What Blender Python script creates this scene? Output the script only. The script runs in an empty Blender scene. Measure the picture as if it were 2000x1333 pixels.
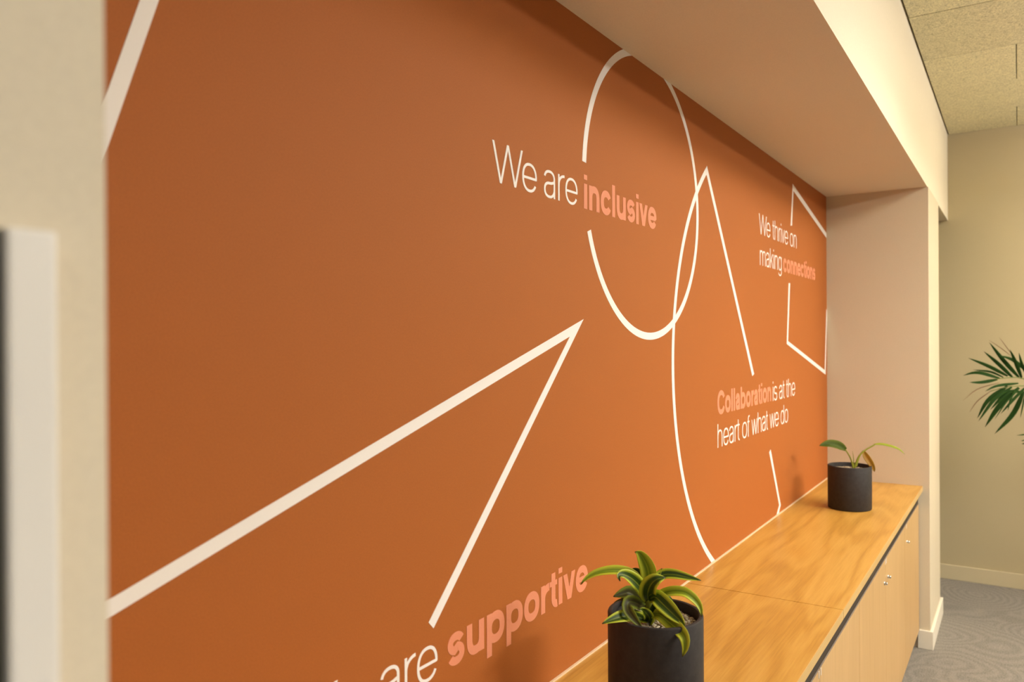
import bpy, bmesh, math, random
from mathutils import Vector, Matrix
random.seed(7)
S = bpy.context.scene
COL = S.collection

# ------------------------------------------------------------------ tuning values
LAMPS = [(-2.0, -1.2, 26), (2.7, -0.9, 44), (5.2, -0.9, 22), (-2.0, -3.2, 27), (2.9, -3.0, 225), (5.4, -3.2, 60)]
EXPOSURE = 0.0
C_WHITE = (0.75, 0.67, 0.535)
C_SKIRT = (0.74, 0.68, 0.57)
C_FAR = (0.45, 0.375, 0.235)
C_ORANGE = (0.388, 0.118, 0.026)
C_CORAL = (0.72, 0.275, 0.16)
TOP_D = (0.38, 0.19, 0.034)
TOP_M = (0.49, 0.262, 0.050)
TOP_L = (0.56, 0.325, 0.075)
EDGE_D = (0.49, 0.32, 0.12)
EDGE_M = (0.57, 0.38, 0.15)
EDGE_L = (0.6, 0.42, 0.185)
DOOR_D = (0.42, 0.255, 0.10)
DOOR_M = (0.51, 0.32, 0.138)
DOOR_L = (0.57, 0.375, 0.178)
C_WOOL = (0.74, 0.67, 0.43)
C_CARPET = (0.20, 0.18, 0.16)
OFF_L = -0.014
OFF_B = 0.018
XB = 0.1905
ZB = 1.694
UPLIGHTS = [(3.4, -1.6, 110), (5.2, -1.6, 100), (-1.6, -1.8, 20)]
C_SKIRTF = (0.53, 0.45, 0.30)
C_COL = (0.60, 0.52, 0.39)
# ------------------------------------------------------------------ camera, world, lights, exposure
cam_data = bpy.data.cameras.new('camera')
cam = bpy.data.objects.new('camera', cam_data)
COL.objects.link(cam)
S.camera = cam
cam_data.sensor_width = 36.0
cam_data.lens = 27.2947
cam_data.clip_start = 0.02
YAW, PITCH, ROLL = 0.5781, -0.0019, -0.0058
fw = Vector((math.cos(PITCH) * math.cos(YAW), math.cos(PITCH) * math.sin(YAW), math.sin(PITCH)))
rt0 = Vector((math.sin(YAW), -math.cos(YAW), 0))
up0 = rt0.cross(fw)
rt = math.cos(ROLL) * rt0 + math.sin(ROLL) * up0
up = -math.sin(ROLL) * rt0 + math.cos(ROLL) * up0
EYE = Vector((0, 0, 1.6416))
cam.matrix_world = Matrix(((rt.x, up.x, -fw.x, EYE.x), (rt.y, up.y, -fw.y, EYE.y), (rt.z, up.z, -fw.z, EYE.z), (0, 0, 0, 1)))
cam_data.dof.use_dof = True
cam_data.dof.focus_distance = 2.0
cam_data.dof.aperture_fstop = 4.2

W = bpy.data.worlds.new('world')
S.world = W
W.use_nodes = True
W.node_tree.nodes['Background'].inputs[0].default_value = (1.0, 0.94, 0.84, 1)
W.node_tree.nodes['Background'].inputs[1].default_value = 0.05

def area(name, loc, size, power, color, rot=(0, 0, 0), spread=180):
    d = bpy.data.lights.new(name, 'AREA')
    d.shape = 'RECTANGLE'
    d.size, d.size_y = size
    d.energy = power
    d.color = color
    d.spread = math.radians(spread)
    o = bpy.data.objects.new(name, d)
    o.location = loc
    o.rotation_euler = rot
    COL.objects.link(o)
    return o

WARM = (1.0, 0.96, 0.90)
for (x, y, p) in LAMPS:
    area('ceiling_lamp_light', (x, y, 2.96), (1.4, 0.7), p, WARM)
for (x, y, p) in UPLIGHTS:
    area('pendant_uplight', (x, y, 2.62), (1.6, 0.25), p, WARM, (math.pi, 0, 0))

S.view_settings.view_transform = 'Standard'
S.view_settings.look = 'None'
S.view_settings.gamma = 1.0
S.view_settings.use_curve_mapping = False
S.view_settings.exposure = EXPOSURE
try:
    S.cycles.use_denoising = True
    S.cycles.max_bounces = 10
    S.cycles.diffuse_bounces = 6
except Exception:
    pass

# leaf tables: midrib points (m, from the plant's reference point), width, facing, kind
DRACAENA = [
    ([(-0.0104,0.016,0.0411),(-0.0178,0.0276,0.0801),(-0.0278,0.0429,0.0983),(-0.0488,0.0661,0.1065),(-0.0733,0.0944,0.1034),(-0.0907,0.1119,0.0929),(-0.1011,0.1186,0.0823)],0.02,(-0.7,-0.34,0.82),'lime'),
    ([(-0.0091,0.0142,0.0497),(-0.0064,0.0101,0.0756),(-0.0075,0.0118,0.1037),(-0.0121,0.0189,0.1254),(-0.0222,0.0253,0.1409),(-0.0333,0.0296,0.1456)],0.03,(-0.88,-0.38,0.28),'lime'),
    ([(-0.0062,0.0096,0.0497),(0.0086,0.0053,0.0746),(0.0229,-0.0074,0.0904),(0.0313,-0.0293,0.093),(0.0407,-0.0529,0.0888),(0.0522,-0.0797,0.0828)],0.02,(-0.81,-0.32,0.69),'dark'),
    ([(-0.0196,0.012,0.0488),(-0.0393,0.0147,0.0773),(-0.0577,0.0247,0.0985),(-0.076,0.0346,0.1101),(-0.0909,0.0391,0.1101),(-0.0938,0.0343,0.1008)],0.026,(-0.79,-0.36,0.69),'dark'),
    ([(-0.0167,0.0075,0.0445),(-0.0361,0.0007,0.0682),(-0.0469,-0.0102,0.0899),(-0.0446,-0.0227,0.1018),(-0.0304,-0.0354,0.1031)],0.032,(-0.83,-0.35,0.62),'dark'),
    ([(-0.0045,0.007,0.0411),(0.005,-0.0076,0.0528),(0.0086,-0.0312,0.0635),(0.0142,-0.0582,0.0649),(0.0162,-0.0795,0.0528),(0.0122,-0.0918,0.0393),(0.0089,-0.0959,0.0238)],0.021,(-0.68,-0.26,0.88),'lime'),
    ([(-0.0254,0.0026,0.0521),(-0.0372,-0.016,0.063),(-0.0422,-0.0358,0.0532),(-0.0451,-0.0588,0.0376),(-0.0468,-0.0745,0.0267),(-0.0481,-0.0818,0.0193)],0.03,(-0.85,-0.34,0.57),'dark'),
    ([(-0.0233,-0.0009,0.0201),(-0.0421,-0.0268,0.0307),(-0.0486,-0.0536,0.0201),(-0.0595,-0.0771,0.0128),(-0.0654,-0.0882,0.0027),(-0.0679,-0.0899,-0.0142),(-0.0721,-0.0855,-0.0307)],0.024,(-0.86,-0.34,0.52),'lime'),
    ([(-0.0209,0.0138,0.0316),(-0.0533,0.0178,0.0488),(-0.0752,0.0239,0.0561),(-0.0856,0.0215,0.045),(-0.0846,0.0107,0.0301),(-0.0791,-0.0068,0.0095)],0.023,(-0.85,-0.38,0.5),'brown'),
    ([(-0.0187,0.0103,0.0058),(-0.0534,0.0179,0.0224),(-0.0902,0.0285,0.0315),(-0.1163,0.0411,0.0308),(-0.1363,0.0535,0.0258)],0.024,(-0.8,-0.37,0.66),'dark'),
    ([(-0.0104,0.016,0.0325),(-0.0278,0.0245,0.0489),(-0.0418,0.0368,0.0635),(-0.0534,0.0454,0.0631),(-0.0741,0.0589,0.0605)],0.026,(-0.75,-0.34,0.77),'brown'),
    ([(0.0082,0.0241,0.0169),(0.0203,0.0604,0.0244),(0.0252,0.0896,0.0144),(0.0268,0.1053,0.0054),(0.0282,0.1123,-0.0054)],0.018,(-0.74,-0.35,0.78),'deep_green'),
    ([(-0.0004,0.0191,0.0464),(0.0048,0.0294,0.0716),(0.0036,0.0406,0.092),(0.0034,0.05,0.0954),(-0.0008,0.0564,0.0954)],0.022,(-0.86,-0.38,0.46),'deep_green'),
    ([(0.0014,0.0163,0.0551),(0.018,0.0093,0.0736),(0.0216,0.0037,0.0889),(0.0271,-0.0046,0.1024)],0.014,(-0.88,-0.37,0.29),'dark'),
    ([(-0.0094,0.0144,-0.0064),(-0.0349,-0.0013,0.0173),(-0.0592,-0.0006,0.0392),(-0.0696,0.0061,0.0431)],0.02,(-0.85,-0.37,0.5),'dark'),
    ([(-0.0076,0.0117,-0.0021),(-0.0291,-0.0102,0.03),(-0.0349,-0.0195,0.0503),(-0.0126,-0.0171,0.0626)],0.018,(-0.87,-0.37,0.32),'deep_green'),
    ([(0.0036,0.0128,0.0246),(0.0344,0.0023,0.0308),(0.0535,-0.0087,0.0317),(0.0678,-0.0123,0.0194)],0.016,(-0.83,-0.34,0.64),'deep_green'),
]
PHILO_BLADES = [
    ([(-0.0086,0.0135,0.084),(-0.0199,0.0308,0.0984),(-0.0462,0.0528,0.1095),(-0.0741,0.0774,0.1143),(-0.1072,0.1098,0.1073)],0.042,(-0.84,-0.16,0.61),'green'),
    ([(0.062,-0.0947,0.1071),(0.0795,-0.1214,0.1079),(0.0969,-0.1481,0.102),(0.107,-0.1728,0.0945),(0.1153,-0.1947,0.084),(0.1232,-0.216,0.063)],0.024,(-0.37,-0.05,0.97),'yellow_green'),
    ([(0.0349,-0.0532,0.0787),(0.0317,-0.0668,0.0531),(0.0257,-0.085,0.0268),(0.0279,-0.0977,0.0022),(0.0301,-0.1011,-0.0136)],0.026,(-0.98,-0.14,0.23),'amber'),
]
PHILO_STEMS = [
    ([(0.0093,-0.0142,0.0088),(0.0051,-0.0076,0.0328),(-0.0009,0.0016,0.0584),(-0.0104,0.0162,0.0856)],0.0026,(-0.98,-0.17,0.14)),
    ([(0.0119,-0.0182,0.0088),(0.0199,-0.0304,0.039),(0.0287,-0.0438,0.0644),(0.0428,-0.0653,0.085),(0.0629,-0.096,0.1049)],0.003,(-0.98,-0.15,0.14)),
    ([(0.0163,-0.0249,0.0167),(0.0234,-0.0357,0.0454),(0.0305,-0.0465,0.0692),(0.0358,-0.0546,0.0787)],0.0028,(-0.98,-0.16,0.14)),
    ([(0.0102,-0.0156,0.0088),(0.0103,-0.0157,0.0391),(0.0079,-0.0118,0.079)],0.0022,(-0.98,-0.16,0.14)),
]
PALM_LEAFLETS = [
    ([(-0.1426,0.219,0.1124),(-0.1744,0.2922,0.2092),(-0.2015,0.3582,0.3095)],0.017,(-1.0,-0.01,0.03)),
    ([(-0.1624,0.2494,0.1126),(-0.18,0.3128,0.1849),(-0.2035,0.3854,0.259)],0.016,(-1.0,-0.02,0.03)),
    ([(-0.1773,0.2721,0.12),(-0.2303,0.3631,0.1767),(-0.2852,0.457,0.2225)],0.015,(-1.0,-0.03,0.03)),
    ([(-0.1905,0.2924,0.1129),(-0.2097,0.3535,0.144),(-0.2427,0.4356,0.1547)],0.009,(-1.0,-0.03,0.04)),
    ([(-0.2021,0.3101,0.107),(-0.2311,0.3943,0.1356),(-0.2358,0.4412,0.1361),(-0.2382,0.4844,0.1213)],0.017,(-0.86,-0.03,0.54)),
    ([(-0.2087,0.3202,0.101),(-0.2509,0.3939,0.0855),(-0.2832,0.4524,0.0851)],0.015,(-0.94,-0.03,0.39)),
    ([(-0.1344,0.2064,0.1093),(-0.1787,0.2363,0.2038),(-0.2196,0.261,0.2705)],0.015,(-1.0,-0.0,0.03)),
    ([(-0.1194,0.1834,0.1484),(-0.1782,0.2464,0.2097),(-0.2386,0.3115,0.2376)],0.016,(-0.94,-0.0,0.37)),
    ([(-0.1444,0.2217,0.0792),(-0.2262,0.3226,0.0656),(-0.278,0.3777,0.0368)],0.013,(-0.94,-0.02,0.39)),
    ([(-0.1775,0.2723,0.0645),(-0.221,0.3641,-0.0146),(-0.2391,0.4169,-0.1187)],0.017,(-1.0,-0.03,0.07)),
    ([(-0.1644,0.2521,0.0583),(-0.2196,0.3333,-0.0075),(-0.2725,0.4105,-0.1324)],0.015,(-1.0,-0.02,0.07)),
    ([(-0.1429,0.2192,0.055),(-0.1913,0.3135,-0.0511),(-0.2218,0.3803,-0.1682)],0.022,(-1.0,-0.02,0.08)),
    ([(-0.1282,0.1965,0.0337),(-0.1423,0.2477,-0.0944),(-0.1799,0.3349,-0.2081)],0.02,(-1.0,-0.01,0.08)),
    ([(-0.2039,0.3127,0.0829),(-0.2471,0.4149,0.046),(-0.2701,0.486,-0.0201)],0.004,(-1.0,-0.04,0.06),'dry'),
    ([(-0.2305,0.3534,0.0348),(-0.2537,0.415,-0.0203),(-0.263,0.4551,-0.0863)],0.004,(-1.0,-0.04,0.07),'dry'),
    ([(-0.1513,0.2319,0.034),(-0.2099,0.2825,-0.0303),(-0.2683,0.3326,-0.1179)],0.006,(-1.0,-0.01,0.07)),
    ([(-0.1249,0.1915,0.0156),(-0.1498,0.1994,-0.0313),(-0.1787,0.2133,-0.1108)],0.006,(-1.0,0.0,0.07)),
    ([(-0.1545,0.237,0.04),(-0.1862,0.2573,-0.0069),(-0.2146,0.2725,-0.0716)],0.008,(-1.0,-0.01,0.07)),
    ([(-0.1668,0.2565,0.2335),(-0.2141,0.3016,0.2764),(-0.2693,0.3589,0.3238)],0.003,(-1.0,-0.02,0.01),'dry'),
    ([(-0.1602,0.2464,0.2335),(-0.1616,0.2767,0.2818),(-0.1665,0.3124,0.3396)],0.003,(-1.0,-0.01,0.01),'dry'),
    ([(-0.1315,0.2016,0.0277),(-0.1664,0.2726,0.0275),(-0.2087,0.3544,-0.0697)],0.016,(-0.96,-0.01,0.32)),
    ([(-0.1181,0.1812,0.0638),(-0.1656,0.2422,-0.0077),(-0.2147,0.3055,-0.0911)],0.012,(-1.0,-0.0,0.07)),
    ([(-0.1146,0.176,0.1121),(-0.1479,0.2061,0.1913),(-0.1697,0.2185,0.2519)],0.012,(-1.0,0.0,0.03)),
    ([(-0.1029,0.157,-0.2052),(-0.1472,0.1925,-0.207),(-0.1931,0.2303,-0.2092)],0.006,(-0.99,0.01,0.1)),
    ([(-0.103,0.157,-0.2264),(-0.144,0.1851,-0.2357),(-0.1831,0.2103,-0.2402)],0.008,(-0.99,0.01,0.11)),
    ([(-0.103,0.1571,-0.2445),(-0.0948,0.1823,-0.2592),(-0.0867,0.2077,-0.268)],0.008,(-0.99,0.01,0.11)),
    ([(-0.1146,0.176,0.1121),(-0.1139,0.1656,0.1968),(-0.1364,0.1906,0.2695)],0.014,(-1.0,0.01,0.03)),
    ([(-0.1117,0.1712,0.0275),(-0.1258,0.1769,-0.0924),(-0.1465,0.1925,-0.1998)],0.014,(-1.0,0.01,0.08)),
]
PALM_RACHIS = [
    ([(-0.0721,0.1105,0.0271),(-0.1245,0.1912,0.1032),(-0.1608,0.2468,0.1126),(-0.2104,0.3228,0.1041)],0.004,(-1.0,0.0,0.05)),
    ([(-0.0689,0.1056,-0.0092),(-0.1115,0.1711,0.0638),(-0.1445,0.2217,0.0641),(-0.1842,0.2825,0.0585),(-0.2305,0.3534,0.0348)],0.004,(-1.0,-0.0,0.06)),
    ([(-0.0659,0.1008,-0.0696),(-0.0862,0.1315,-0.1661),(-0.1062,0.1621,-0.2203)],0.004,(-1.0,0.02,0.09)),
    ([(-0.0719,0.1104,0.0633),(-0.1078,0.1657,0.1483),(-0.116,0.1783,0.1665)],0.004,(-1.0,0.01,0.04)),
]

# ------------------------------------------------------------------ helpers
def new_obj(name, me, parent=None, kind=None, label=None, cat=None, group=None, loc=None):
    o = bpy.data.objects.new(name, me)
    COL.objects.link(o)
    if loc is not None:
        o.location = loc
    if parent is not None:
        o.parent = parent
    if kind:
        o['kind'] = kind
    if label:
        o['label'] = label
    if cat:
        o['category'] = cat
    if group:
        o['group'] = group
    return o

def mesh(name, verts, faces, mat=None, smooth=False):
    me = bpy.data.meshes.new(name)
    me.from_pydata([tuple(v) for v in verts], [], [tuple(f) for f in faces])
    me.validate()
    me.update()
    if mat:
        me.materials.append(mat)
    if smooth:
        for p in me.polygons:
            p.use_smooth = True
    return me

def box_mesh(name, a, b, mat, bevel=0.0):
    bm = bmesh.new()
    (x0, y0, z0), (x1, y1, z1) = a, b
    vs = [bm.verts.new(c) for c in ((x0, y0, z0), (x1, y0, z0), (x1, y1, z0), (x0, y1, z0), (x0, y0, z1), (x1, y0, z1), (x1, y1, z1), (x0, y1, z1))]
    for f in ((0, 3, 2, 1), (4, 5, 6, 7), (0, 1, 5, 4), (1, 2, 6, 5), (2, 3, 7, 6), (3, 0, 4, 7)):
        bm.faces.new([vs[i] for i in f])
    if bevel > 0:
        bmesh.ops.bevel(bm, geom=list(bm.edges), offset=bevel, segments=2, affect='EDGES', profile=0.6)
    me = bpy.data.meshes.new(name)
    bm.to_mesh(me)
    bm.free()
    me.materials.append(mat)
    return me

def box(name, a, b, mat, parent=None, bevel=0.0, **k):
    """box given in world coordinates; its origin stays with its parent"""
    off = Vector(parent_world(parent)) if parent else Vector((0, 0, 0))
    a2 = Vector(a) - off
    b2 = Vector(b) - off
    return new_obj(name, box_mesh(name, a2, b2, mat, bevel), parent, **k)

def parent_world(p):
    v = Vector((0, 0, 0))
    while p is not None:
        v = v + p.location
        p = p.parent
    return v

def empty(name, loc, label, cat, group=None):
    return new_obj(name, None, None, None, label, cat, group, loc)

def lathe_mesh(name, prof, mat, n=64, smooth=True):
    verts, faces = [], []
    for r, z in prof:
        for i in range(n):
            a = 2 * math.pi * i / n
            verts.append((r * math.cos(a), r * math.sin(a), z))
    m = len(prof)
    for j in range(m - 1):
        for i in range(n):
            k = (i + 1) % n
            faces.append((j * n + i, j * n + k, (j + 1) * n + k, (j + 1) * n + i))
    if prof[0][0] > 1e-6:
        faces.append(tuple(reversed(range(n))))
    if prof[-1][0] > 1e-6:
        faces.append(tuple((m - 1) * n + i for i in range(n)))
    me = mesh(name, verts, faces, mat, smooth)
    if smooth:
        try:
            me.set_sharp_from_angle(angle=math.radians(40))
        except Exception:
            pass
    return me

def spline(P, n):
    P = [Vector(p) for p in P]
    if len(P) == 2:
        return [P[0].lerp(P[1], i / (n - 1)) for i in range(n)]
    Q = [2 * P[0] - P[1]] + P + [2 * P[-1] - P[-2]]
    lens = [0]
    for i in range(len(P) - 1):
        lens.append(lens[-1] + (P[i + 1] - P[i]).length)
    out = []
    for i in range(n):
        s = lens[-1] * i / (n - 1)
        k = 0
        while k < len(P) - 2 and s > lens[k + 1]:
            k += 1
        t = (s - lens[k]) / max(1e-9, lens[k + 1] - lens[k])
        p0, p1, p2, p3 = Q[k], Q[k + 1], Q[k + 2], Q[k + 3]
        out.append(0.5 * ((2 * p1) + (p2 - p0) * t + (2 * p0 - 5 * p1 + 4 * p2 - p3) * t * t + (3 * p1 - p0 - 3 * p2 + p3) * t ** 3))
    return out

def leaf_mesh(name, P, width, N, mat, n=16, m=6, base=0.35, peak=0.45, fold=0.22, sharp=1.0, wave=0.0):
    C = spline(P, n)
    N = Vector(N).normalized()
    verts, faces, uvs = [], [], []
    prev = None
    for i, c in enumerate(C):
        t = (C[min(i + 1, n - 1)] - C[max(i - 1, 0)]).normalized()
        side = t.cross(N)
        if side.length < 1e-3:
            side = prev or Vector((0, 0, 1))
        side.normalize()
        if prev is not None:
            if side.dot(prev) < 0:
                side = -side
            side = (side * 0.6 + prev * 0.4).normalized()
        prev = side
        nn = side.cross(t).normalized()
        if nn.dot(N) < 0:
            nn = -nn
        s = i / (n - 1)
        if s < peak:
            w = base + (1 - base) * math.sin(math.pi / 2 * s / peak)
        else:
            q = (s - peak) / (1 - peak)
            w = math.cos(math.pi / 2 * q ** 1.15) ** sharp
        w = max(w, 0.03) * width * 0.5
        for j in range(m + 1):
            x = 2 * j / m - 1
            h = fold * w * (abs(x) ** 1.4) * 2 - fold * w + wave * width * math.sin(9 * s + 3 * x) * abs(x)
            verts.append(c + side * (w * x) + nn * h)
            uvs.append((j / m, s))
    for i in range(n - 1):
        for j in range(m):
            a = i * (m + 1) + j
            faces.append((a, a + 1, a + m + 2, a + m + 1))
    me = mesh(name, verts, faces, mat, True)
    uv = me.uv_layers.new(name='UVMap')
    for lp in me.loops:
        uv.data[lp.index].uv = uvs[lp.vertex_index]
    return me

def solid(o, th):
    md = o.modifiers.new('thickness', 'SOLIDIFY')
    md.thickness = th
    md.offset = 0

def tube_mesh(name, P, r0, r1, mat, n=12, k=8):
    C = spline(P, n)
    verts, faces = [], []
    ref = Vector((0.3, 0.2, 0.9))
    for i, c in enumerate(C):
        t = (C[min(i + 1, n - 1)] - C[max(i - 1, 0)]).normalized()
        a = t.cross(ref)
        if a.length < 1e-3:
            a = t.cross(Vector((1, 0, 0)))
        a.normalize()
        b = t.cross(a)
        r = r0 + (r1 - r0) * i / (n - 1)
        for j in range(k):
            q = 2 * math.pi * j / k
            verts.append(c + a * (r * math.cos(q)) + b * (r * math.sin(q)))
    for i in range(n - 1):
        for j in range(k):
            jj = (j + 1) % k
            faces.append((i * k + j, i * k + jj, (i + 1) * k + jj, (i + 1) * k + j))
    faces.append(tuple(reversed(range(k))))
    faces.append(tuple((n - 1) * k + j for j in range(k)))
    return mesh(name, verts, faces, mat, True)

# ------------------------------------------------------------------ materials
def mat(name, color=(0.8, 0.8, 0.8), rough=0.5, metal=0.0, spec=0.5):
    m = bpy.data.materials.new(name)
    m.use_nodes = True
    p = m.node_tree.nodes['Principled BSDF']
    p.inputs['Base Color'].default_value = (*color, 1)
    p.inputs['Roughness'].default_value = rough
    p.inputs['Metallic'].default_value = metal
    p.inputs['Specular IOR Level'].default_value = spec
    return m, m.node_tree, p

def nd(nt, t, **k):
    n = nt.nodes.new(t)
    for a, v in k.items():
        setattr(n, a, v)
    return n

def noise(nt, vec, scale, detail=4, rough=0.55, dist=0.0):
    n = nd(nt, 'ShaderNodeTexNoise')
    n.inputs['Scale'].default_value = scale
    n.inputs['Detail'].default_value = detail
    n.inputs['Roughness'].default_value = rough
    n.inputs['Distortion'].default_value = dist
    if vec is not None:
        nt.links.new(vec, n.inputs['Vector'])
    return n.outputs['Fac']

def ramp(nt, fac, stops):
    r = nd(nt, 'ShaderNodeValToRGB')
    e = r.color_ramp.elements
    while len(e) < len(stops):
        e.new(0.5)
    for i, (p, c) in enumerate(stops):
        e[i].position = p
        e[i].color = (*c, 1)
    nt.links.new(fac, r.inputs['Fac'])
    return r.outputs['Color']

def bump(nt, p, h, strength=0.3, dist=0.002):
    b = nd(nt, 'ShaderNodeBump')
    b.inputs['Strength'].default_value = strength
    b.inputs['Distance'].default_value = dist
    nt.links.new(h, b.inputs['Height'])
    nt.links.new(b.outputs['Normal'], p.inputs['Normal'])

def obj_vec(nt, scale=(1, 1, 1), rot=(0, 0, 0)):
    t = nd(nt, 'ShaderNodeTexCoord')
    mp = nd(nt, 'ShaderNodeMapping')
    mp.inputs['Scale'].default_value = scale
    mp.inputs['Rotation'].default_value = rot
    nt.links.new(t.outputs['Object'], mp.inputs['Vector'])
    return mp.outputs['Vector']

def math_n(nt, op, a, b=None):
    n = nd(nt, 'ShaderNodeMath', operation=op)
    for i, v in enumerate((a, b)):
        if v is None:
            continue
        if isinstance(v, (int, float)):
            n.inputs[i].default_value = v
        else:
            nt.links.new(v, n.inputs[i])
    return n.outputs[0]

def paint(name, color, var=0.04, rough=0.75, fine=260):
    m, nt, p = mat(name, color, rough, 0, 0.15)
    v = obj_vec(nt)
    f = noise(nt, v, fine, 3)
    c = ramp(nt, f, [(0.25, tuple(x * (1 - var) for x in color)), (0.75, tuple(min(1, x * (1 + var)) for x in color))])
    nt.links.new(c, p.inputs['Base Color'])
    bump(nt, p, f, 0.12, 0.001)
    return m

def wood(name, dark, mid, light, scale, rough=0.4, fine=(3, 160, 160), ring=26, figure=1.0):
    m, nt, p = mat(name, mid, rough, 0, 0.4)
    v = obj_vec(nt, scale)
    n1 = noise(nt, v, 1.0, 2, 0.5, 0.6)
    s = math_n(nt, 'SINE', math_n(nt, 'MULTIPLY', n1, ring))
    s = math_n(nt, 'MULTIPLY', math_n(nt, 'ADD', math_n(nt, 'MULTIPLY', s, 0.5), 0.5), 0.34 * figure)
    v2 = obj_vec(nt, fine)
    n2 = math_n(nt, 'MULTIPLY', noise(nt, v2, 1.0, 5, 0.7), 0.95)
    n3 = math_n(nt, 'MULTIPLY', noise(nt, obj_vec(nt, tuple(x * 0.6 for x in scale)), 1.0, 3), 0.25)
    t = math_n(nt, 'ADD', math_n(nt, 'ADD', s, n2), n3)
    c = ramp(nt, math_n(nt, 'MULTIPLY', t, 0.82), [(0.33, dark), (0.58, mid), (0.84, light)])
    nt.links.new(c, p.inputs['Base Color'])
    bump(nt, p, n2, 0.08, 0.001)
    return m

M_WHITE = paint('warm_white_wall_paint', C_WHITE)
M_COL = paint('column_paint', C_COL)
M_SKIRT = paint('skirting_paint', C_SKIRT, 0.02, 0.45)
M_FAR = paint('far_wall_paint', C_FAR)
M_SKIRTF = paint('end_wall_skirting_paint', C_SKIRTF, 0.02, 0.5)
M_DIM = paint('bounce_cutting_wall_paint', (0.06, 0.055, 0.05))  # unseen room walls: dark tone invented to cut bounced light
M_ORANGE = paint('burnt_orange_wall_vinyl', C_ORANGE, 0.10, 0.62, 420)
M_LINE = paint('white_mural_vinyl', (0.88, 0.85, 0.83), 0.01, 0.55)
M_CORAL = paint('coral_mural_vinyl', C_CORAL, 0.02, 0.55)
M_TOP = wood('oak_worktop', TOP_D, TOP_M, TOP_L, (1.0, 6.5, 6.5), 0.36, (6, 210, 210), 34, 0.9)
M_EDGE = wood('oak_edge_band', EDGE_D, EDGE_M, EDGE_L, (1.0, 10, 10), 0.4, (4, 200, 200), 10, 0.4)
M_DOOR = wood('light_oak_door', DOOR_D, DOOR_M, DOOR_L, (7, 7, 0.6), 0.42, (170, 170, 3.0), 10, 0.45)
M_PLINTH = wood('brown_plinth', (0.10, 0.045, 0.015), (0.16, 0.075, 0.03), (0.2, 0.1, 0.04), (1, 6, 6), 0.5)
M_DARK = mat('dark_brown_rail', (0.022, 0.012, 0.007), 0.6)[0]
M_GREYEDGE = mat('grey_door_edge', (0.20, 0.16, 0.13), 0.5)[0]
M_CHROME = mat('chrome', (0.85, 0.83, 0.8), 0.18, 1.0)[0]
M_TAG = mat('white_plastic', (0.88, 0.85, 0.81), 0.35)[0]
M_SEAL = mat('pale_sealant', (0.75, 0.58, 0.40), 0.5)[0]
M_VOID = mat('dark_gap', (0.02, 0.018, 0.012), 0.9)[0]

def pot_material():
    m, nt, p = mat('charcoal_clay', (0.03, 0.026, 0.026), 0.62, 0, 0.35)
    v = obj_vec(nt)
    a = noise(nt, v, 60, 6, 0.7)
    vo = nd(nt, 'ShaderNodeTexVoronoi')
    vo.inputs['Scale'].default_value = 110
    nt.links.new(v, vo.inputs['Vector'])
    pit = ramp(nt, vo.outputs['Distance'], [(0.05, (0, 0, 0)), (0.16, (1, 1, 1))])
    msk = ramp(nt, noise(nt, v, 16, 2), [(0.56, (1, 1, 1)), (0.66, (0, 0, 0))])
    h = nd(nt, 'ShaderNodeMix', data_type='RGBA', blend_type='LIGHTEN')
    h.inputs[0].default_value = 1
    nt.links.new(pit, h.inputs[6])
    nt.links.new(msk, h.inputs[7])
    c = ramp(nt, a, [(0.3, (0.020, 0.017, 0.017)), (0.7, (0.036, 0.031, 0.031))])
    nt.links.new(c, p.inputs['Base Color'])
    hh = math_n(nt, 'ADD', math_n(nt, 'MULTIPLY', a, 0.15), h.outputs[2])
    bump(nt, p, hh, 0.45, 0.0012)
    return m
M_POT = pot_material()

def leaf_material(name, mid, edge, tip, e0=0.45, e1=0.7, rough=0.42, spec=0.22):
    m, nt, p = mat(name, mid, rough, 0, spec)
    uv = nd(nt, 'ShaderNodeUVMap')
    sp = nd(nt, 'ShaderNodeSeparateXYZ')
    nt.links.new(uv.outputs['UV'], sp.inputs[0])
    d = math_n(nt, 'MULTIPLY', math_n(nt, 'ABSOLUTE', math_n(nt, 'SUBTRACT', sp.outputs[0], 0.5)), 2.0)
    mp = nd(nt, 'ShaderNodeMapping')
    mp.inputs['Scale'].default_value = (26, 1.2, 1)
    nt.links.new(uv.outputs['UV'], mp.inputs['Vector'])
    st = noise(nt, mp.outputs['Vector'], 1.0, 3)
    d2 = math_n(nt, 'ADD', d, math_n(nt, 'MULTIPLY', math_n(nt, 'SUBTRACT', st, 0.5), 0.55))
    lighter = tuple(0.6 * a + 0.4 * b for a, b in zip(mid, edge))
    c = ramp(nt, d2, [(0.0, lighter), (0.10, mid), (e0, mid), (e1, edge)])
    mx = nd(nt, 'ShaderNodeMix', data_type='RGBA')
    f = ramp(nt, sp.outputs[1], [(0.93, (0, 0, 0)), (0.99, (1, 1, 1))])
    nt.links.new(f, mx.inputs[0])
    nt.links.new(c, mx.inputs[6])
    mx.inputs[7].default_value = (*tip, 1)
    nt.links.new(mx.outputs[2], p.inputs['Base Color'])
    p.inputs['Subsurface Weight'].default_value = 0.0
    bump(nt, p, st, 0.25, 0.0008)
    return m

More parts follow.
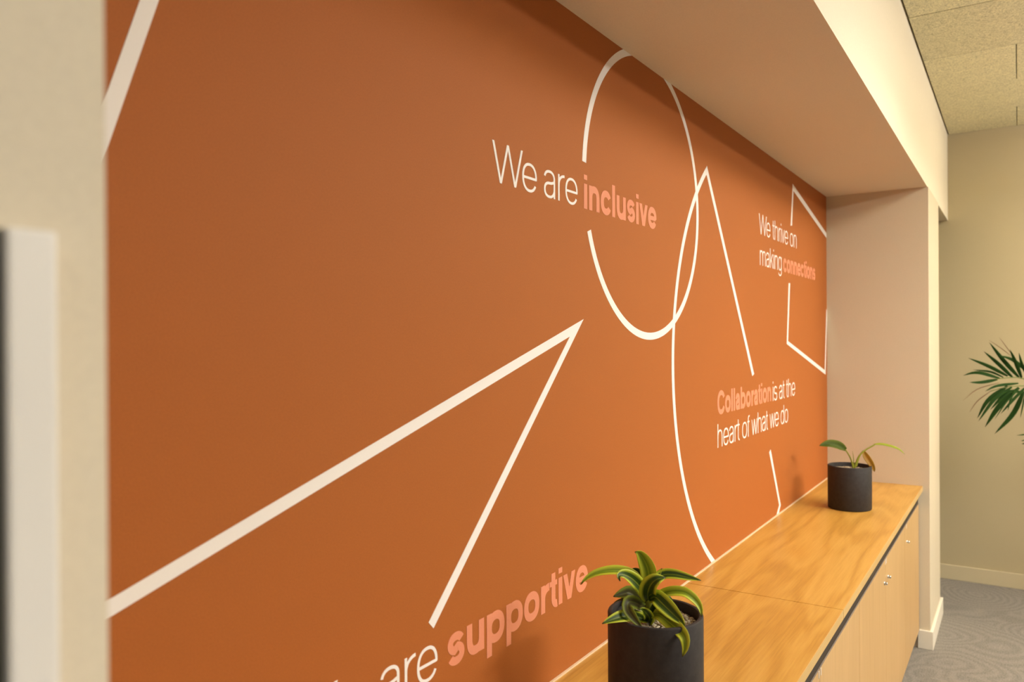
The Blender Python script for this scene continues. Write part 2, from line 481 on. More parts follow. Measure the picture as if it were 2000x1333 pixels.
M_LEAF = {
    'lime': leaf_material('lime_striped_leaf', (0.14, 0.21, 0.010), (0.50, 0.55, 0.04), (0.08, 0.09, 0.01), 0.22, 0.75),
    'dark': leaf_material('dark_leaf_lime_margin', (0.032, 0.066, 0.006), (0.46, 0.52, 0.035), (0.02, 0.02, 0.01), 0.50, 0.78),
    'brown': leaf_material('leaf_browning', (0.06, 0.055, 0.014), (0.20, 0.25, 0.025), (0.05, 0.03, 0.01), 0.4, 0.8),
    'deep_green': leaf_material('deep_green_leaf', (0.02, 0.05, 0.010), (0.06, 0.11, 0.015), (0.03, 0.03, 0.01), 0.5, 0.9),  # dark green throughout, without the lime margin
    'green': leaf_material('mottled_olive_leaf', (0.040, 0.062, 0.006), (0.085, 0.10, 0.010), (0.05, 0.04, 0.01), 0.4, 0.9, 0.5, 0.08),
    'yellow_green': leaf_material('yellow_green_leaf', (0.16, 0.20, 0.012), (0.26, 0.28, 0.02), (0.10, 0.16, 0.09), 0.3, 0.9, 0.5, 0.1),  # yellow-green blade with a greyer green tip
    'amber': leaf_material('amber_leaf', (0.26, 0.125, 0.012), (0.32, 0.19, 0.016), (0.10, 0.05, 0.01), 0.3, 0.8),
}
M_STEM = mat('green_stem', (0.22, 0.23, 0.025), 0.5, 0, 0.15)[0]
M_PALM = leaf_material('palm_leaflet', (0.012, 0.036, 0.006), (0.022, 0.055, 0.009), (0.02, 0.035, 0.008), 0.4, 0.9, 0.6, 0.06)
M_DRY = leaf_material('dry_leaflet', (0.16, 0.09, 0.04), (0.18, 0.10, 0.05), (0.12, 0.07, 0.03))
M_CANE = mat('palm_cane', (0.14, 0.17, 0.03), 0.45)[0]
M_SOIL = paint('dark_soil', (0.03, 0.02, 0.012), 0.4, 0.95, 120)

def pebble_material():
    m, nt, p = mat('pale_gravel', (0.4, 0.34, 0.24), 0.8)
    g = nd(nt, 'ShaderNodeNewGeometry')
    c = ramp(nt, g.outputs['Random Per Island'], [(0.0, (0.16, 0.11, 0.07)), (0.35, (0.36, 0.29, 0.19)), (0.7, (0.52, 0.45, 0.32)), (1.0, (0.66, 0.6, 0.46))])
    nt.links.new(c, p.inputs['Base Color'])
    return m
M_PEB = pebble_material()

def wool_material():
    m, nt, p = mat('wood_wool_board', C_WOOL, 0.9, 0, 0.1)
    v = obj_vec(nt)
    a = noise(nt, v, 55, 5, 0.75, 2.4)
    b = noise(nt, v, 170, 3, 0.7, 1.5)
    o = nd(nt, 'ShaderNodeObjectInfo')
    t = math_n(nt, 'ADD', math_n(nt, 'MULTIPLY', a, 0.65), math_n(nt, 'MULTIPLY', b, 0.35))
    k = lambda q: tuple(min(1, x * q) for x in C_WOOL)
    c = ramp(nt, t, [(0.33, k(0.16)), (0.43, k(0.66)), (0.54, k(1.0)), (0.68, k(1.3))])
    hv = nd(nt, 'ShaderNodeHueSaturation')
    nt.links.new(c, hv.inputs['Color'])
    nt.links.new(math_n(nt, 'ADD', math_n(nt, 'MULTIPLY', o.outputs['Random'], 0.10), 0.95), hv.inputs['Value'])
    nt.links.new(hv.outputs['Color'], p.inputs['Base Color'])
    bump(nt, p, t, 0.9, 0.004)
    return m
M_WOOL = wool_material()

def carpet_material():
    m, nt, p = mat('swirl_loop_carpet', C_CARPET, 0.95, 0, 0.1)
    v = obj_vec(nt)
    vo = nd(nt, 'ShaderNodeTexVoronoi')
    vo.inputs['Scale'].default_value = 2.3
    wv = nd(nt, 'ShaderNodeVectorMath', operation='ADD')
    nz = nd(nt, 'ShaderNodeTexNoise')
    nz.inputs['Scale'].default_value = 3.0
    nz.inputs['Detail'].default_value = 0
    sc = nd(nt, 'ShaderNodeVectorMath', operation='SCALE')
    sc.inputs['Scale'].default_value = 0.16
    nt.links.new(v, nz.inputs['Vector'])
    nt.links.new(nz.outputs['Color'], sc.inputs[0])
    nt.links.new(v, wv.inputs[0])
    nt.links.new(sc.outputs[0], wv.inputs[1])
    nt.links.new(wv.outputs[0], vo.inputs['Vector'])
    s = math_n(nt, 'SINE', math_n(nt, 'MULTIPLY', vo.outputs['Distance'], 2 * math.pi / (0.040 * 2.3)))
    rows = noise(nt, obj_vec(nt, (60, 150, 1)), 1.0, 2)
    f2 = noise(nt, v, 130, 3, 0.75)
    t = math_n(nt, 'ADD', math_n(nt, 'ADD', math_n(nt, 'MULTIPLY', s, 0.05), math_n(nt, 'MULTIPLY', rows, 0.45)), math_n(nt, 'MULTIPLY', f2, 0.55))
    k = lambda q: tuple(min(1, x * q) for x in C_CARPET)
    c = ramp(nt, t, [(0.26, k(0.58)), (0.5, k(1.0)), (0.74, k(1.4))])
    nt.links.new(c, p.inputs['Base Color'])
    bump(nt, p, t, 0.6, 0.004)
    return m
M_CARPET = carpet_material()

# ------------------------------------------------------------------ room shell
YW, YS, ZS, ZC, XL, XE, XF = 0.90, 0.3985, 2.432, 3.015, 4.611, 5.232, 6.031
XN = 0.2235          # corner of the near pillar
X0, Y0 = -2.6, -4.6  # rest of the room, behind and right of the camera

box('floor', (X0, Y0, -0.1), (XF, 2.1, 0), M_CARPET, kind='structure', label='grey beige carpet with swirling loop lines')
mural = box('wall_left', (XN - 0.3, YW, 0), (XL + 0.02, YW + 0.1, ZS + 0.05), M_ORANGE, kind='structure', label='burnt orange feature wall with white line mural and lettering')
box('wall_pillar', (X0, YS, 0), (XN, YW, ZS + 0.0), M_WHITE, kind='structure', label='near beige pillar at the left edge')
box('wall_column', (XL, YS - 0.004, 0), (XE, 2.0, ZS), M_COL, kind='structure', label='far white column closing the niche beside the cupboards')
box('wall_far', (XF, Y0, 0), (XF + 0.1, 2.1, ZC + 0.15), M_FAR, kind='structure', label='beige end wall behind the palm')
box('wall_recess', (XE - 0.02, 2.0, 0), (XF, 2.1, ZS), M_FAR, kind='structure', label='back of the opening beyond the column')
box('wall_right', (X0, Y0 - 0.1, 0), (XF, Y0, ZC + 0.15), M_DIM, kind='structure', label='unseen wall across the room, darkened to cut bounced light')
box('wall_back', (X0 - 0.1, Y0, 0), (X0, 2.1, ZC + 0.15), M_DIM, kind='structure', label='unseen wall behind the viewer, darkened to cut bounced light')
box('trim_1', (X0, YS, ZS), (XF, 2.1, ZC + 0.06), M_WHITE, kind='structure', label='white dropped bulkhead over the niche')

# wood wool ceiling: boards with open joints under a dark void
ceil = box('ceiling', (X0, Y0, ZC + 0.03), (XF, YS + 0.002, ZC + 0.15), M_VOID, kind='structure', label='wood wool board ceiling')
G = 0.0018
rows = [6.031, 5.53, 4.937, 4.35, 3.737]
while rows[-1] > X0:
    rows.append(rows[-1] - 0.6)
for r in range(len(rows) - 1):
    x1, x0 = rows[r], max(rows[r + 1], X0)
    ys = [YS - 0.006]
    y = 0.004 if r % 2 == 0 else -0.596
    while y > Y0:
        ys.append(y)
        y -= 1.2
    ys.append(Y0)
    for q in range(len(ys) - 1):
        dz = random.uniform(-0.0012, 0.0012)
        box('ceiling_board', (x0 + G, ys[q + 1] + G, ZC + dz), (x1 - G, ys[q] - G, ZC + 0.028 + dz), M_WOOL, ceil, bevel=0.0022)

# skirting boards
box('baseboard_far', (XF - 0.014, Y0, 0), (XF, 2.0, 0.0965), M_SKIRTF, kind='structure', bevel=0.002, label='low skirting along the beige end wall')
def skirting_column():
    t = 0.0145
    zt = 0.0965
    o = [(XL - t, 0.452), (XL - t, YS - 0.004 - t), (XE + t, YS - 0.004 - t), (XE + t, 1.99), (XE, 1.99), (XE, YS - 0.004), (XL, YS - 0.004), (XL, 0.452)]
    v = [(x, y, 0) for x, y in o] + [(x, y, zt) for x, y in o]
    n = len(o)
    f = [(i, (i + 1) % n, n + (i + 1) % n, n + i) for i in range(n)]
    q = [(0, 1, 6, 7), (1, 2, 5, 6), (2, 3, 4, 5)]
    f += [tuple(n + i for i in k) for k in q] + [tuple(reversed(k)) for k in q]
    me = mesh('baseboard_column', v, f, M_SKIRT)
    o = new_obj('baseboard_column', me, None, 'structure', 'pale skirting wrapping the foot of the white column')
    b = o.modifiers.new('bevel', 'BEVEL')
    b.width = 0.0018
    b.segments = 2
    b.limit_method = 'ANGLE'
skirting_column()

# ------------------------------------------------------------------ mural on the orange wall (x along the wall, z up)
TH = 0.0006
def clip_poly(P, ax, val, keep_less):
    out = []
    for i in range(len(P)):
        a, b = P[i], P[(i + 1) % len(P)]
        ia = (a[ax] <= val) == keep_less
        ib = (b[ax] <= val) == keep_less
        if ia:
            out.append(a)
        if ia != ib:
            t = (val - a[ax]) / (b[ax] - a[ax])
            out.append((a[0] + (b[0] - a[0]) * t, a[1] + (b[1] - a[1]) * t))
    return out

def decal(name, polys, m, label=None, lift=0.0, layers=None):
    verts, faces = [], []
    ya, yb = YW - TH - lift, YW + 0.0002
    for k, P in enumerate(polys):
        if layers:
            ya = YW - TH - lift - 0.00004 * layers[k]
        for ax, val, kl in ((0, XL - 0.0005, True), (1, ZS - 0.0005, True), (1, 0.8602, False)):
            P = clip_poly(P, ax, val, kl)
            if len(P) < 3:
                break
        if len(P) < 3:
            continue
        s = sum(P[i][0] * P[(i + 1) % len(P)][1] - P[(i + 1) % len(P)][0] * P[i][1] for i in range(len(P)))
        if s < 0:
            P = P[::-1]
        b = len(verts)
        n = len(P)
        verts += [(x, ya, z) for x, z in P] + [(x, yb, z) for x, z in P]
        faces.append(tuple(b + i for i in range(n)))
        for i in range(n):
            j = (i + 1) % n
            faces.append((b + i, b + n + i, b + n + j, b + j))
    return new_obj(name, mesh(name, verts, faces, m), mural, label=label)

def arc(cx, cz, r, w, a0, a1, n):
    out = []
    for i in range(n):
        p, q = (math.radians(a0 + (a1 - a0) * (i + k) / n) for k in (0, 1))
        out.append([(cx + (r - w) * math.cos(p), cz + (r - w) * math.sin(p)), (cx + (r + w) * math.cos(p), cz + (r + w) * math.sin(p)),
                    (cx + (r + w) * math.cos(q), cz + (r + w) * math.sin(q)), (cx + (r - w) * math.cos(q), cz + (r - w) * math.sin(q))])
    return out

HW = 0.0103
decal('mural_line', [[(0.402, 1.622), (0.424, 1.622), (0.697, 2.434), (0.675, 2.434)]], M_LINE, 'short slanting white line by the pillar')
decal('mural_line', [[(0.28, 1.2706), (1.703, 1.691), (1.632, 1.648), (0.28, 1.2496)], [(1.703, 1.691), (1.11, 1.113), (1.096, 1.128), (1.632, 1.648)]], M_LINE, 'white line making a long arrow point')
decal('mural_line', arc(2.1152, 2.0541, 0.4053, HW, 200.3, 536.2, 120), M_LINE, 'white open circle around the lettering')
decal('mural_line', arc(3.1382, 1.5582, 0.8460, HW, 128.3, 238.0, 80) + [[(2.6175, 2.238), (3.175, 1.496), (3.150, 1.488), (2.6155, 2.204)], [(2.6175, 2.238), (2.6155, 2.204), (2.6115, 2.207), (2.602, 2.223)]], M_LINE, 'white arc joined to a slanting line at a sharp peak', 0.0001, [1] * 80 + [2, 3])
decal('mural_line', [[(3.837, 2.377), (3.793, 2.172), (3.820, 2.176), (3.852, 2.346)], [(3.837, 2.377), (3.852, 2.346), (4.62, 2.199), (4.62, 2.226)]], M_LINE, 'upper part of a white pentagon')
decal('mural_line', [[(3.750, 1.8985), (3.777, 1.8995), (3.733, 1.627), (3.708, 1.614)], [(3.708, 1.614), (3.733, 1.627), (4.545, 1.462), (4.567, 1.436)], [(4.567, 1.436), (4.545, 1.462), (4.598, 1.80), (4.62, 1.80)]], M_LINE, 'lower part of a white pentagon')
decal('mural_line', [[(3.397, 1.150), (3.421, 1.159), (3.585, 0.889), (3.558, 0.893)], [(3.585, 0.889), (3.558, 0.893), (3.475, 0.83), (3.512, 0.83)]], M_LINE, 'small white corner line above the worktop')

def glyph(ch, w):
    """one letter of a plain grotesque alphabet as outline polygons; cap height is 1. Returns (polygons, width, left bearing, right bearing)"""
    bold = w > 0.12
    X = 0.735
    h = w / 2
    out, lay = [], []
    def E(cx, cy, rx, ry, a0, a1, n=18, p=2.25):
        pts = []
        for i in range(n + 1):
            a = math.radians(a0 + (a1 - a0) * i / n)
            c, s = math.cos(a), math.sin(a)
            pts.append((cx + rx * math.copysign(abs(c) ** (2 / p), c), cy + ry * math.copysign(abs(s) ** (2 / p), s)))
        return pts
    def stroke(P, width=None, closed=False):
        k = (width or w) / 2
        Q = [P[0]]
        for q in P[1:]:
            if math.hypot(q[0] - Q[-1][0], q[1] - Q[-1][1]) > 1e-4:
                Q.append(q)
        if closed and math.hypot(Q[0][0] - Q[-1][0], Q[0][1] - Q[-1][1]) < 1e-3:
            Q.pop()
        n = len(Q)
        L, R = [], []
        for i in range(n):
            a = Q[(i - 1) % n] if (closed or i > 0) else None
            b = Q[(i + 1) % n] if (closed or i < n - 1) else None
            ns = []
            for u, v in ((a, Q[i]), (Q[i], b)):
                if u is None or v is None:
                    continue
                d = math.hypot(v[0] - u[0], v[1] - u[1])
                ns.append((-(v[1] - u[1]) / d, (v[0] - u[0]) / d))
            nx = sum(t[0] for t in ns) / len(ns)
            ny = sum(t[1] for t in ns) / len(ns)
            l2 = max(nx * nx + ny * ny, 0.3)
            L.append((Q[i][0] + nx / l2 * k, Q[i][1] + ny / l2 * k))
            R.append((Q[i][0] - nx / l2 * k, Q[i][1] - ny / l2 * k))
        for i in range(n if closed else n - 1):
            j = (i + 1) % n
            out.append([R[i], R[j], L[j], L[i]])
        lay.extend([max(lay, default=0) + 1] * (len(out) - len(lay)))
    def rect(x0, y0, x1, y1):
        out.append([(x0, y0), (x1, y0), (x1, y1), (x0, y1)])
        lay.append(max(lay, default=0) + 1)
    def diag(x0, y0, x1, y1, k=1.0):
        q = w * k * math.hypot(x1 - x0, y1 - y0) / abs(y1 - y0) / 2
        out.append([(x0 - q, y0), (x0 + q, y0), (x1 + q, y1), (x1 - q, y1)])
        lay.append(max(lay, default=0) + 1)
    sb, rb = (0.055, 0.03) if bold else (0.075, 0.045)
    lb, rbr = rb, rb
    O = 0.74 if bold else 0.66
    N = 0.67 if bold else 0.56
    oy = 0.012
    if ch == ' ':
        return [], [], 0.13, 0, 0
    if ch == 'o':
        stroke(E(O / 2, X / 2, O / 2 - h, X / 2 - h + oy, 0, 360, 40), closed=True); W_ = O
    elif ch == 'c':
        W_ = O - 0.05
        stroke(E(W_ / 2 + 0.01, X / 2, W_ / 2 - h + 0.01, X / 2 - h + oy, 28, 332, 34))
    elif ch == 'e':
        W_ = O - 0.02
        stroke(E(W_ / 2, X / 2, W_ / 2 - h, X / 2 - h + oy, -4, 330, 40))
        e = w * (0.36 if bold else 0.46)
        rect(h, X / 2 - e - 0.01, W_ - h * 0.6, X / 2 + e - 0.01)
    elif ch in 'nhmr':
        lb = sb
        rect(0, 0, w, 1.0 if ch == 'h' else X)
        ry = 0.30 if bold else 0.29
        if ch == 'r':
            W_ = 0.42 if bold else 0.32
            stroke(E(W_ + 0.02, X - h - ry + oy, W_ + 0.02 - h, ry, 180, 92, 14)); rbr = 0.0
        else:
            nw = N if ch != 'm' else N - 0.06
            for k in range(2 if ch == 'm' else 1):
                x = k * (nw - w)
                stroke(E(x + nw / 2, X - h - ry + oy, nw / 2 - h, ry, 180, 0, 26, 2.4) + [(x + nw - h, 0)])
            W_ = nw + (nw - w if ch == 'm' else 0); rbr = sb
    elif ch == 'u':
        W_ = N; lb = rbr = sb
        rect(N - w, 0, N, X)
        ry = 0.29
        stroke([(h, X)] + E(N / 2, h + ry - oy, N / 2 - h, ry, 180, 360, 26, 2.4))
    elif ch in 'il':
        W_ = w; lb = rbr = sb
        if ch == 'l':
            rect(0, 0, w, 1)
        else:
            rect(0, 0, w, X); rect(0, 1 - max(0.105, w * 0.72), w, 1)
    elif ch == 't':
        W_ = 0.40 if bold else 0.30
        c = 0.10 + h if bold else 0.09 + h
        stroke([(c, 0.945)] + E(c + 0.19, 0.19 + h - 0.02, 0.19, 0.19, 180, 262, 10) + [(W_, h - 0.012)])
        b = w * (0.66 if bold else 0.9)
        rect(0, X - b, W_, X); lb = rbr = 0.02
    elif ch == 'f':
        W_ = 0.36 if bold else 0.29
        c = 0.09 + h
        stroke([(c, 0)] + E(c + 0.17, 1 - h - 0.17, 0.17, 0.17, 180, 92, 10) + [(W_ + 0.02, 1 - h)])
        rect(0, X - w * 0.9, W_, X); lb = rbr = 0.015
    elif ch == 'a':
        W_ = 0.63 if bold else 0.55
        s = W_ - h - 0.02
        stroke(E(s / 2 + h / 2, X - h - 0.20 + oy, s / 2 - h / 2, 0.20, 168, 0, 22) + [(s, 0.0)])
        cy = 0.21 if not bold else 0.225
        stroke([(s, 0.445), (0.36, 0.405)] + E(0.26, cy, 0.26 - h, cy - h + oy - (0 if bold else 0.0), 88, 270, 18) + E(0.26, cy + 0.05, s - 0.26, cy + 0.05 - h + oy, 272, 345, 10))
        W_ = s + h; rbr = sb
    elif ch == 's':
        W_ = 0.62 if bold else 0.52
        ry = (X / 2 - h + (0.02 if not bold else 0.045)) / 2 + 0.004
        a = E(W_ / 2, X - h + oy - ry, W_ / 2 - h, ry, 22, 255, 22, 2.1)
        b = E(W_ / 2, h - oy + ry, W_ / 2 - h, ry, 75, -158, 22, 2.1)
        stroke(a + b, w * (0.92 if bold else 1))
    elif ch in 'vw':
        W_ = (0.68 if bold else 0.52) if ch == 'v' else 0.86
        lb = rbr = 0.0
        k = 1 if ch == 'v' else 2
        q = h * 1.06
        step = (W_ - 2 * q) / (2 * k)
        for i in range(2 * k):
            xa, xb = q + i * step, q + (i + 1) * step
            diag(xa, X if i % 2 == 0 else 0, xb, 0 if i % 2 == 0 else X)
    elif ch == 'W':
        W_ = 1.22; lb = rbr = 0.0
        q = h * 1.03
        step = (W_ - 2 * q) / 4
        for i in range(4):
            diag(q + i * step, 1 if i % 2 == 0 else 0, q + (i + 1) * step, 0 if i % 2 == 0 else 1)
        rbr = -0.07
    elif ch == 'k':
        W_ = 0.53; lb = sb; rbr = 0
        rect(0, 0, w, 1)
        diag(h * 0.9, 0.26, W_ - 0.07, X); diag(0.24, 0.42, W_ - h * 1.2, 0)
    elif ch in 'pbdg':
        W_ = 0.74 if bold else 0.62
        right = ch in 'dg'
        x0 = W_ - w if right else 0
        y0, y1 = {'p': (-0.285, X), 'b': (0, 1), 'd': (0, 1), 'g': (-0.02, X)}[ch]
        rect(x0, y0, x0 + w, y1)
        stroke(E(W_ / 2, X / 2, W_ / 2 - h, X / 2 - h + oy, 0, 360, 40), closed=True)
        if ch == 'g':
            stroke([(W_ - h, 0.0)] + E(W_ / 2, -0.06, W_ / 2 - h, 0.235 - h, 0, -158, 20))
        lb, rbr = (rb, sb) if right else (sb, rb)
    elif ch == 'C':
        W_ = 0.92
        stroke(E(W_ / 2 + 0.02, 0.5, W_ / 2 - h + 0.02, 0.5 - h + oy, 26, 334, 44))
    return out, lay, W_, lb, rbr

def text_decal(txt, x0, x1, base, w, m, label, cap=0.0845, space=0.3):
    polys, layers, x = [], [], 0.0
    for k, ch in enumerate(txt):
        g, gl, gw, lb, r = glyph(ch, w)
        if ch == ' ':
            x += space
            continue
        if k:
            x += lb
        polys += [[(px + x, pz) for px, pz in P] for P in g]
        layers += gl
        x += gw
        end = x
        x += r
    sx = (x1 - x0) / end
    return decal('mural_lettering', [[(x0 + px * sx, base + pz * cap) for px, pz in P] for P in polys], m, label, 0.0, layers)

LT, BD = 0.072, 0.205
text_decal('We', 1.309, 1.484, 1.9665, LT, M_LINE, 'thin white letters We, above the arrow')
text_decal('are', 1.515, 1.675, 1.9665, LT, M_LINE, 'thin white letters are, above the arrow')
text_decal('inclusive', 1.708, 2.167, 1.9655, BD, M_CORAL, 'bold coral letters inclusive')
text_decal('We', 0.755, 0.929, 1.0225, LT, M_LINE, 'thin white letters We, under the arrow')
text_decal('are', 0.968, 1.121, 1.0225, LT, M_LINE, 'thin white letters are, under the arrow')
text_decal('supportive', 1.151, 1.717, 1.0225, BD, M_CORAL, 'bold coral letters supportive')
text_decal('We thrive on', 3.258, 3.908, 2.0755, LT, M_LINE, 'thin white letters We thrive on')
text_decal('making', 3.270, 3.622, 1.946, LT, M_LINE, 'thin white letters making')
text_decal('connections', 3.652, 4.317, 1.945, BD, M_CORAL, 'bold coral letters connections')
text_decal('Collaboration', 2.716, 3.432, 1.3685, BD, M_CORAL, 'bold coral letters Collaboration')
text_decal('is at the', 3.462, 3.863, 1.3665, LT, M_LINE, 'thin white letters is at the')
text_decal('heart of what we do', 2.716, 3.726, 1.2505, LT, M_LINE, 'thin white letters heart of what we do')

# ------------------------------------------------------------------ framed board on the near pillar (only its right edge is in view)
bx0, bx1, bz0, bz1 = -0.62, XB, 0.78, ZB
bd = empty('wall_panel', (0.5 * (bx0 + bx1), YS, bz0), 'dark panel with a broad white edge, on the near pillar', 'panel')
fy = YS - 0.018
FW = 0.0222
for (a, b) in (((bx0, fy, bz0), (bx0 + FW, YS, bz1)), ((bx1 - FW, fy, bz0), (bx1, YS, bz1))):
    box('edge_rail', a, b, M_TAG, bd, bevel=0.002, label='white edge rail')
box('panel', (bx0 + FW, YS - 0.014, bz0), (bx1 - FW, YS, bz1 - 0.001), mat('dark_grey_glass', (0.06, 0.06, 0.045), 0.4)[0], bd)

# ------------------------------------------------------------------ worktop and cupboards
ZT = 0.8556
YF, YD = 0.4257, 0.445
wt = empty('worktop', (2.42, 0.66, ZT - 0.0265), 'long oak worktop running along the orange wall under both black pots', 'worktop')
for (a, b) in ((XN + 0.001, 2.3930), (2.3955, XL - 0.001)):
    box('top_panel', (a, YF + 0.0018, ZT - 0.0265), (b, YW - 0.001, ZT), M_TOP, wt)
    box('edge_band', (a, YF, ZT - 0.0265), (b, YF + 0.0018, ZT), M_EDGE, wt, label='paler oak edge strip, its top lip painting in a highlight')  # pale lip flush with the top also paints in the front edge highlight
box('sealant_strip', (XN + 0.001, YW - 0.006, ZT), (XL - 0.001, YW - 0.0007, ZT + 0.004), M_SEAL, mural, label='pale sealant bead along the wall')

doors = {'a': (0.33, 1.5545), 'b': (1.5545, 2.779), 'c': (2.779, 4.0), 'd': (4.0, 4.6)}
LBL = {'a': 'oak cupboard at the near end of the row, against the pillar',
       'b': 'oak cupboard under the worktop joint and nearer black pot, between two double cupboards',
       'c': 'oak two-door cupboard with a pair of chrome locks side by side',
       'd': 'narrow oak cupboard with one chrome lock, against the white column'}
def lock_mesh():
    return lathe_mesh('lock', [(0.0075, 0.0), (0.0075, 0.002), (0.0068, 0.0032), (0.0062, 0.0034), (0.0062, 0.010), (0.0054, 0.0118), (0.0025, 0.0120), (0.0, 0.0112)], M_CHROME, 24)
LOCK = lock_mesh()
for key, (xa, xb) in doors.items():
    cb = empty('storage_cupboard', (0.5 * (xa + xb), 0.66, 0), LBL[key], 'cupboard', 'oak cupboards under the worktop')
    box('body', (xa + 0.0005, YD + 0.0205, 0.088), (xb - 0.0005, YW - 0.002, 0.79), M_DOOR, cb)
    box('finger_rail', (xa, YD + 0.0032, 0.7623), (xb, YD + 0.0200, ZT - 0.0270), M_DARK, cb, label='dark recessed finger rail')
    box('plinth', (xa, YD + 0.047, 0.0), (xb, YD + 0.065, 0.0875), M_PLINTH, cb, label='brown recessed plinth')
    n = 1 if key == 'd' else 2
    for q in range(n):
        da = xa + (xb - xa) * q / n + 0.0012
        db = xa + (xb - xa) * (q + 1) / n - 0.0012
        d = box('door', (da, YD, 0.093), (db, YD + 0.019, 0.7615), M_DOOR, cb, bevel=0.0008)
        box('edge_strip', (da, YD + 0.0002, 0.7616), (db, YD + 0.0030, 0.7636), M_GREYEDGE, d, label='grey top edge of the door')
        right = (n == 2 and q == 0)
        lx = (db - 0.048) if right else (da + 0.052 if n == 2 else da + 0.076)
        if key == 'd':
            lx = 4.077
        lk = new_obj('lock', LOCK, d, label='round chrome lock')
        lk.location = Vector((lx, YD - 0.0001, 0.677)) - parent_world(cb)
        lk.rotation_euler = (math.pi / 2, 0, 0)
        tx = (db - 0.012) if right else (da + 0.010)
        if key == 'd':
            tx = 4.066
        box('catch_tag', (tx - 0.0025, YD - 0.0012, 0.742), (tx + 0.0025, YD, 0.7612), M_TAG, d, label='small white tag at the top of the door')

# ------------------------------------------------------------------ potted plants
def pot_mesh(name, r, h):
    w = 0.0095 * r / 0.097
    prof = [(0.0, 0.0), (r - 0.006, 0.0), (r - 0.002, 0.0015), (r, 0.005), (r, h - 0.0035), (r - 0.0012, h - 0.0008), (r - 0.0035, h), (r - w + 0.003, h), (r - w + 0.0008, h - 0.001), (r - w, h - 0.004), (r - w, h - 0.055), (0.0, h - 0.055)]
    return lathe_mesh(name, prof, M_POT, 96)

def gravel(name, r, n, size, parent, z):
    bm = bmesh.new()
    for i in range(n):
        a = random.uniform(0, 2 * math.pi)
        rr = r * math.sqrt(random.random())
        s = size * random.uniform(0.6, 1.25)
        mt = Matrix.Translation((rr * math.cos(a), rr * math.sin(a), z + random.uniform(-0.3, 0.75) * size)) @ Matrix.Rotation(random.uniform(0, 6.28), 4, 'Z') @ Matrix.Rotation(random.uniform(-0.7, 0.7), 4, 'X') @ Matrix.Diagonal((s * random.uniform(0.9, 1.7), s, s * random.uniform(0.6, 0.9), 1))
        bmesh.ops.create_icosphere(bm, subdivisions=1, radius=1.0, matrix=mt)
    me = bpy.data.meshes.new(name)
    bm.to_mesh(me)
    bm.free()
    me.materials.append(M_PEB)
    for p in me.polygons:
        p.use_smooth = True
    return new_obj(name, me, parent, 'stuff')

def potted(name, x, y, r, h, label, ref_z):
    t = empty(name, (x, y, ZT), label, 'plant', 'plants in black pots on the worktop')
    new_obj('pot', pot_mesh('pot', r, h), t, label='matt charcoal clay pot with small pits')
    soil = lathe_mesh('soil', [(0.0, h - 0.054), (r - 0.0105, h - 0.054), (r - 0.0105, h - 0.026), (r * 0.5, h - 0.0225), (0.0, h - 0.021)], M_SOIL, 40)
    new_obj('soil', soil, t)
    gravel('gravel', r - 0.016, 1300, 0.0036 * r / 0.097, t, h - 0.022)
    return t, Vector((0, 0, ref_z - ZT))

P1, o1 = potted('potted_dracaena', 1.4976, 0.629, 0.097, 0.2236, 'broad lime striped leaves drooping over the nearer black pot', 1.06)
for pts, w, N, kind in DRACAENA:
    P = [Vector(p) + o1 for p in pts]
    me = leaf_mesh('leaf', P, w * 1.12, N, M_LEAF[kind], n=20, m=8, base=0.5, peak=0.42, fold=0.20, sharp=0.8)
    lf = new_obj('leaf', me, P1)
    solid(lf, 0.0006)
new_obj('stem', tube_mesh('stem', [Vector((-0.002, 0.006, 0.19)), Vector((-0.006, 0.010, 0.23)), Vector((-0.010, 0.014, 0.262))], 0.0085, 0.006, M_STEM), P1)

P2, o2 = potted('potted_philodendron', 3.846, 0.655, 0.094, 0.198, 'sparse plant with three long-stalked leaves in the farther black pot', 1.04)
for pts, r, N in PHILO_STEMS:
    P = [Vector(p) + o2 for p in pts]
    P[0] = P[0] - Vector((0, 0, 0.012))
    spike = len(pts) == 3
    new_obj('stem', tube_mesh('stem', P, r * 1.5, 0.0006 if spike else r * 1.0, M_STEM, 14, 8), P2)
for pts, w, N, kind in PHILO_BLADES:
    P = [Vector(p) + o2 for p in pts]
    me = leaf_mesh('leaf', P, w * 1.1, N, M_LEAF[kind], n=18, m=8, base=0.35, peak=0.35, fold=0.16, sharp=0.75)
    lf = new_obj('leaf', me, P2)
    solid(lf, 0.0006)

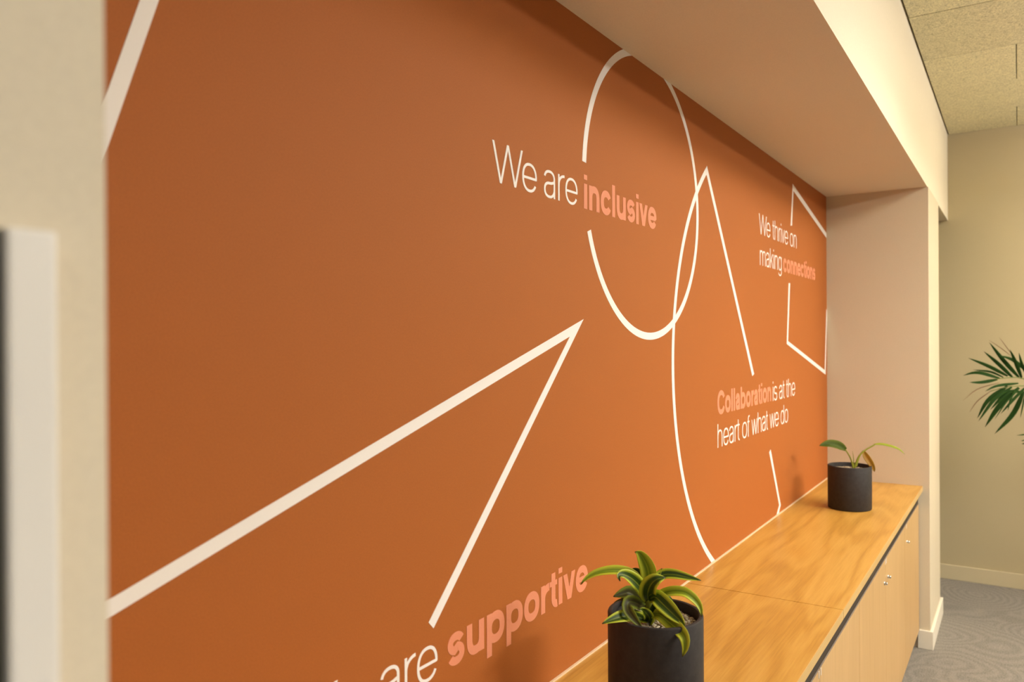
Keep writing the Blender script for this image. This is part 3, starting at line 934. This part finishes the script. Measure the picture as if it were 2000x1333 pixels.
# ------------------------------------------------------------------ palm by the end wall
PC = Vector((5.35, -0.22, 1.30))
BASE = Vector((5.42, -0.62, 0))
palm = empty('potted_palm', BASE, 'tall dark green palm whose fronds reach in before the end wall', 'plant')
off = PC - BASE
pp = lathe_mesh('pot', [(0.0, 0.0), (0.15, 0.0), (0.158, 0.006), (0.185, 0.335), (0.182, 0.342), (0.172, 0.342), (0.168, 0.33), (0.165, 0.27), (0.0, 0.27)], M_POT, 64)
new_obj('pot', pp, palm)
new_obj('soil', lathe_mesh('soil', [(0.0, 0.271), (0.164, 0.271), (0.165, 0.29), (0.08, 0.296), (0.0, 0.297)], M_SOIL, 32), palm)
def frond_stalk(P, r):
    P = [Vector(p) + off for p in P]
    root = Vector((random.uniform(-0.06, 0.06), random.uniform(-0.06, 0.06), 0.28))
    a = P[0]
    mid = root.lerp(a, 0.5) + Vector((-0.01, -0.03, 0.12))
    return new_obj('frond_stalk', tube_mesh('frond_stalk', [root, mid] + P, 0.007, r * 0.6, M_CANE, 28, 8), palm)
for pts, r, N in PALM_RACHIS:
    frond_stalk(pts, r)
for it in PALM_LEAFLETS:
    pts, w, N = it[:3]
    m = M_DRY if len(it) > 3 else M_PALM
    P = [Vector(p) + off for p in pts]
    lf = new_obj('leaflet', leaf_mesh('leaflet', P, w * 1.3, N, m, n=10, m=2, base=0.45, peak=0.35, fold=0.15, sharp=0.8), palm)
    solid(lf, 0.0006)
# the fronds of the same palm that arch away to the other sides
for k, az in enumerate((200, 250, 300, 340, 20, 150)):
    a = math.radians(az)
    d = Vector((math.cos(a), math.sin(a), 0))
    if az in (20, 340):
        d = d * 0.62
    hgt = random.uniform(1.25, 1.7)
    root = Vector((0.03 * d.x, 0.03 * d.y, 0.28))
    spine = [root, root + d * 0.12 + Vector((0, 0, hgt * 0.55)), root + d * 0.38 + Vector((0, 0, hgt * 0.9)), root + d * 0.75 + Vector((0, 0, hgt * 0.82))]
    new_obj('frond_stalk', tube_mesh('frond_stalk', spine, 0.007, 0.002, M_CANE, 24, 8), palm)
    C = spline(spine, 24)
    for i in range(11, 24):
        t = (C[min(i + 1, 23)] - C[i - 1]).normalized()
        sd = t.cross(Vector((0, 0, 1))).normalized()
        for s in (-1, 1):
            L = 0.26 * (1 - 0.5 * abs((i - 16) / 9))
            tip = C[i] + (sd * s * 0.75 + t * 0.65 + Vector((0, 0, -0.25))) * L
            md = C[i].lerp(tip, 0.5) + Vector((0, 0, 0.02))
            if (BASE + tip).x > XF - 0.02:
                continue
            lf = new_obj('leaflet', leaf_mesh('leaflet', [C[i], md, tip], 0.016, (0, 0, 1), M_PALM, n=7, m=2, base=0.45, peak=0.35, fold=0.15, sharp=0.8), palm)
            solid(lf, 0.0006)
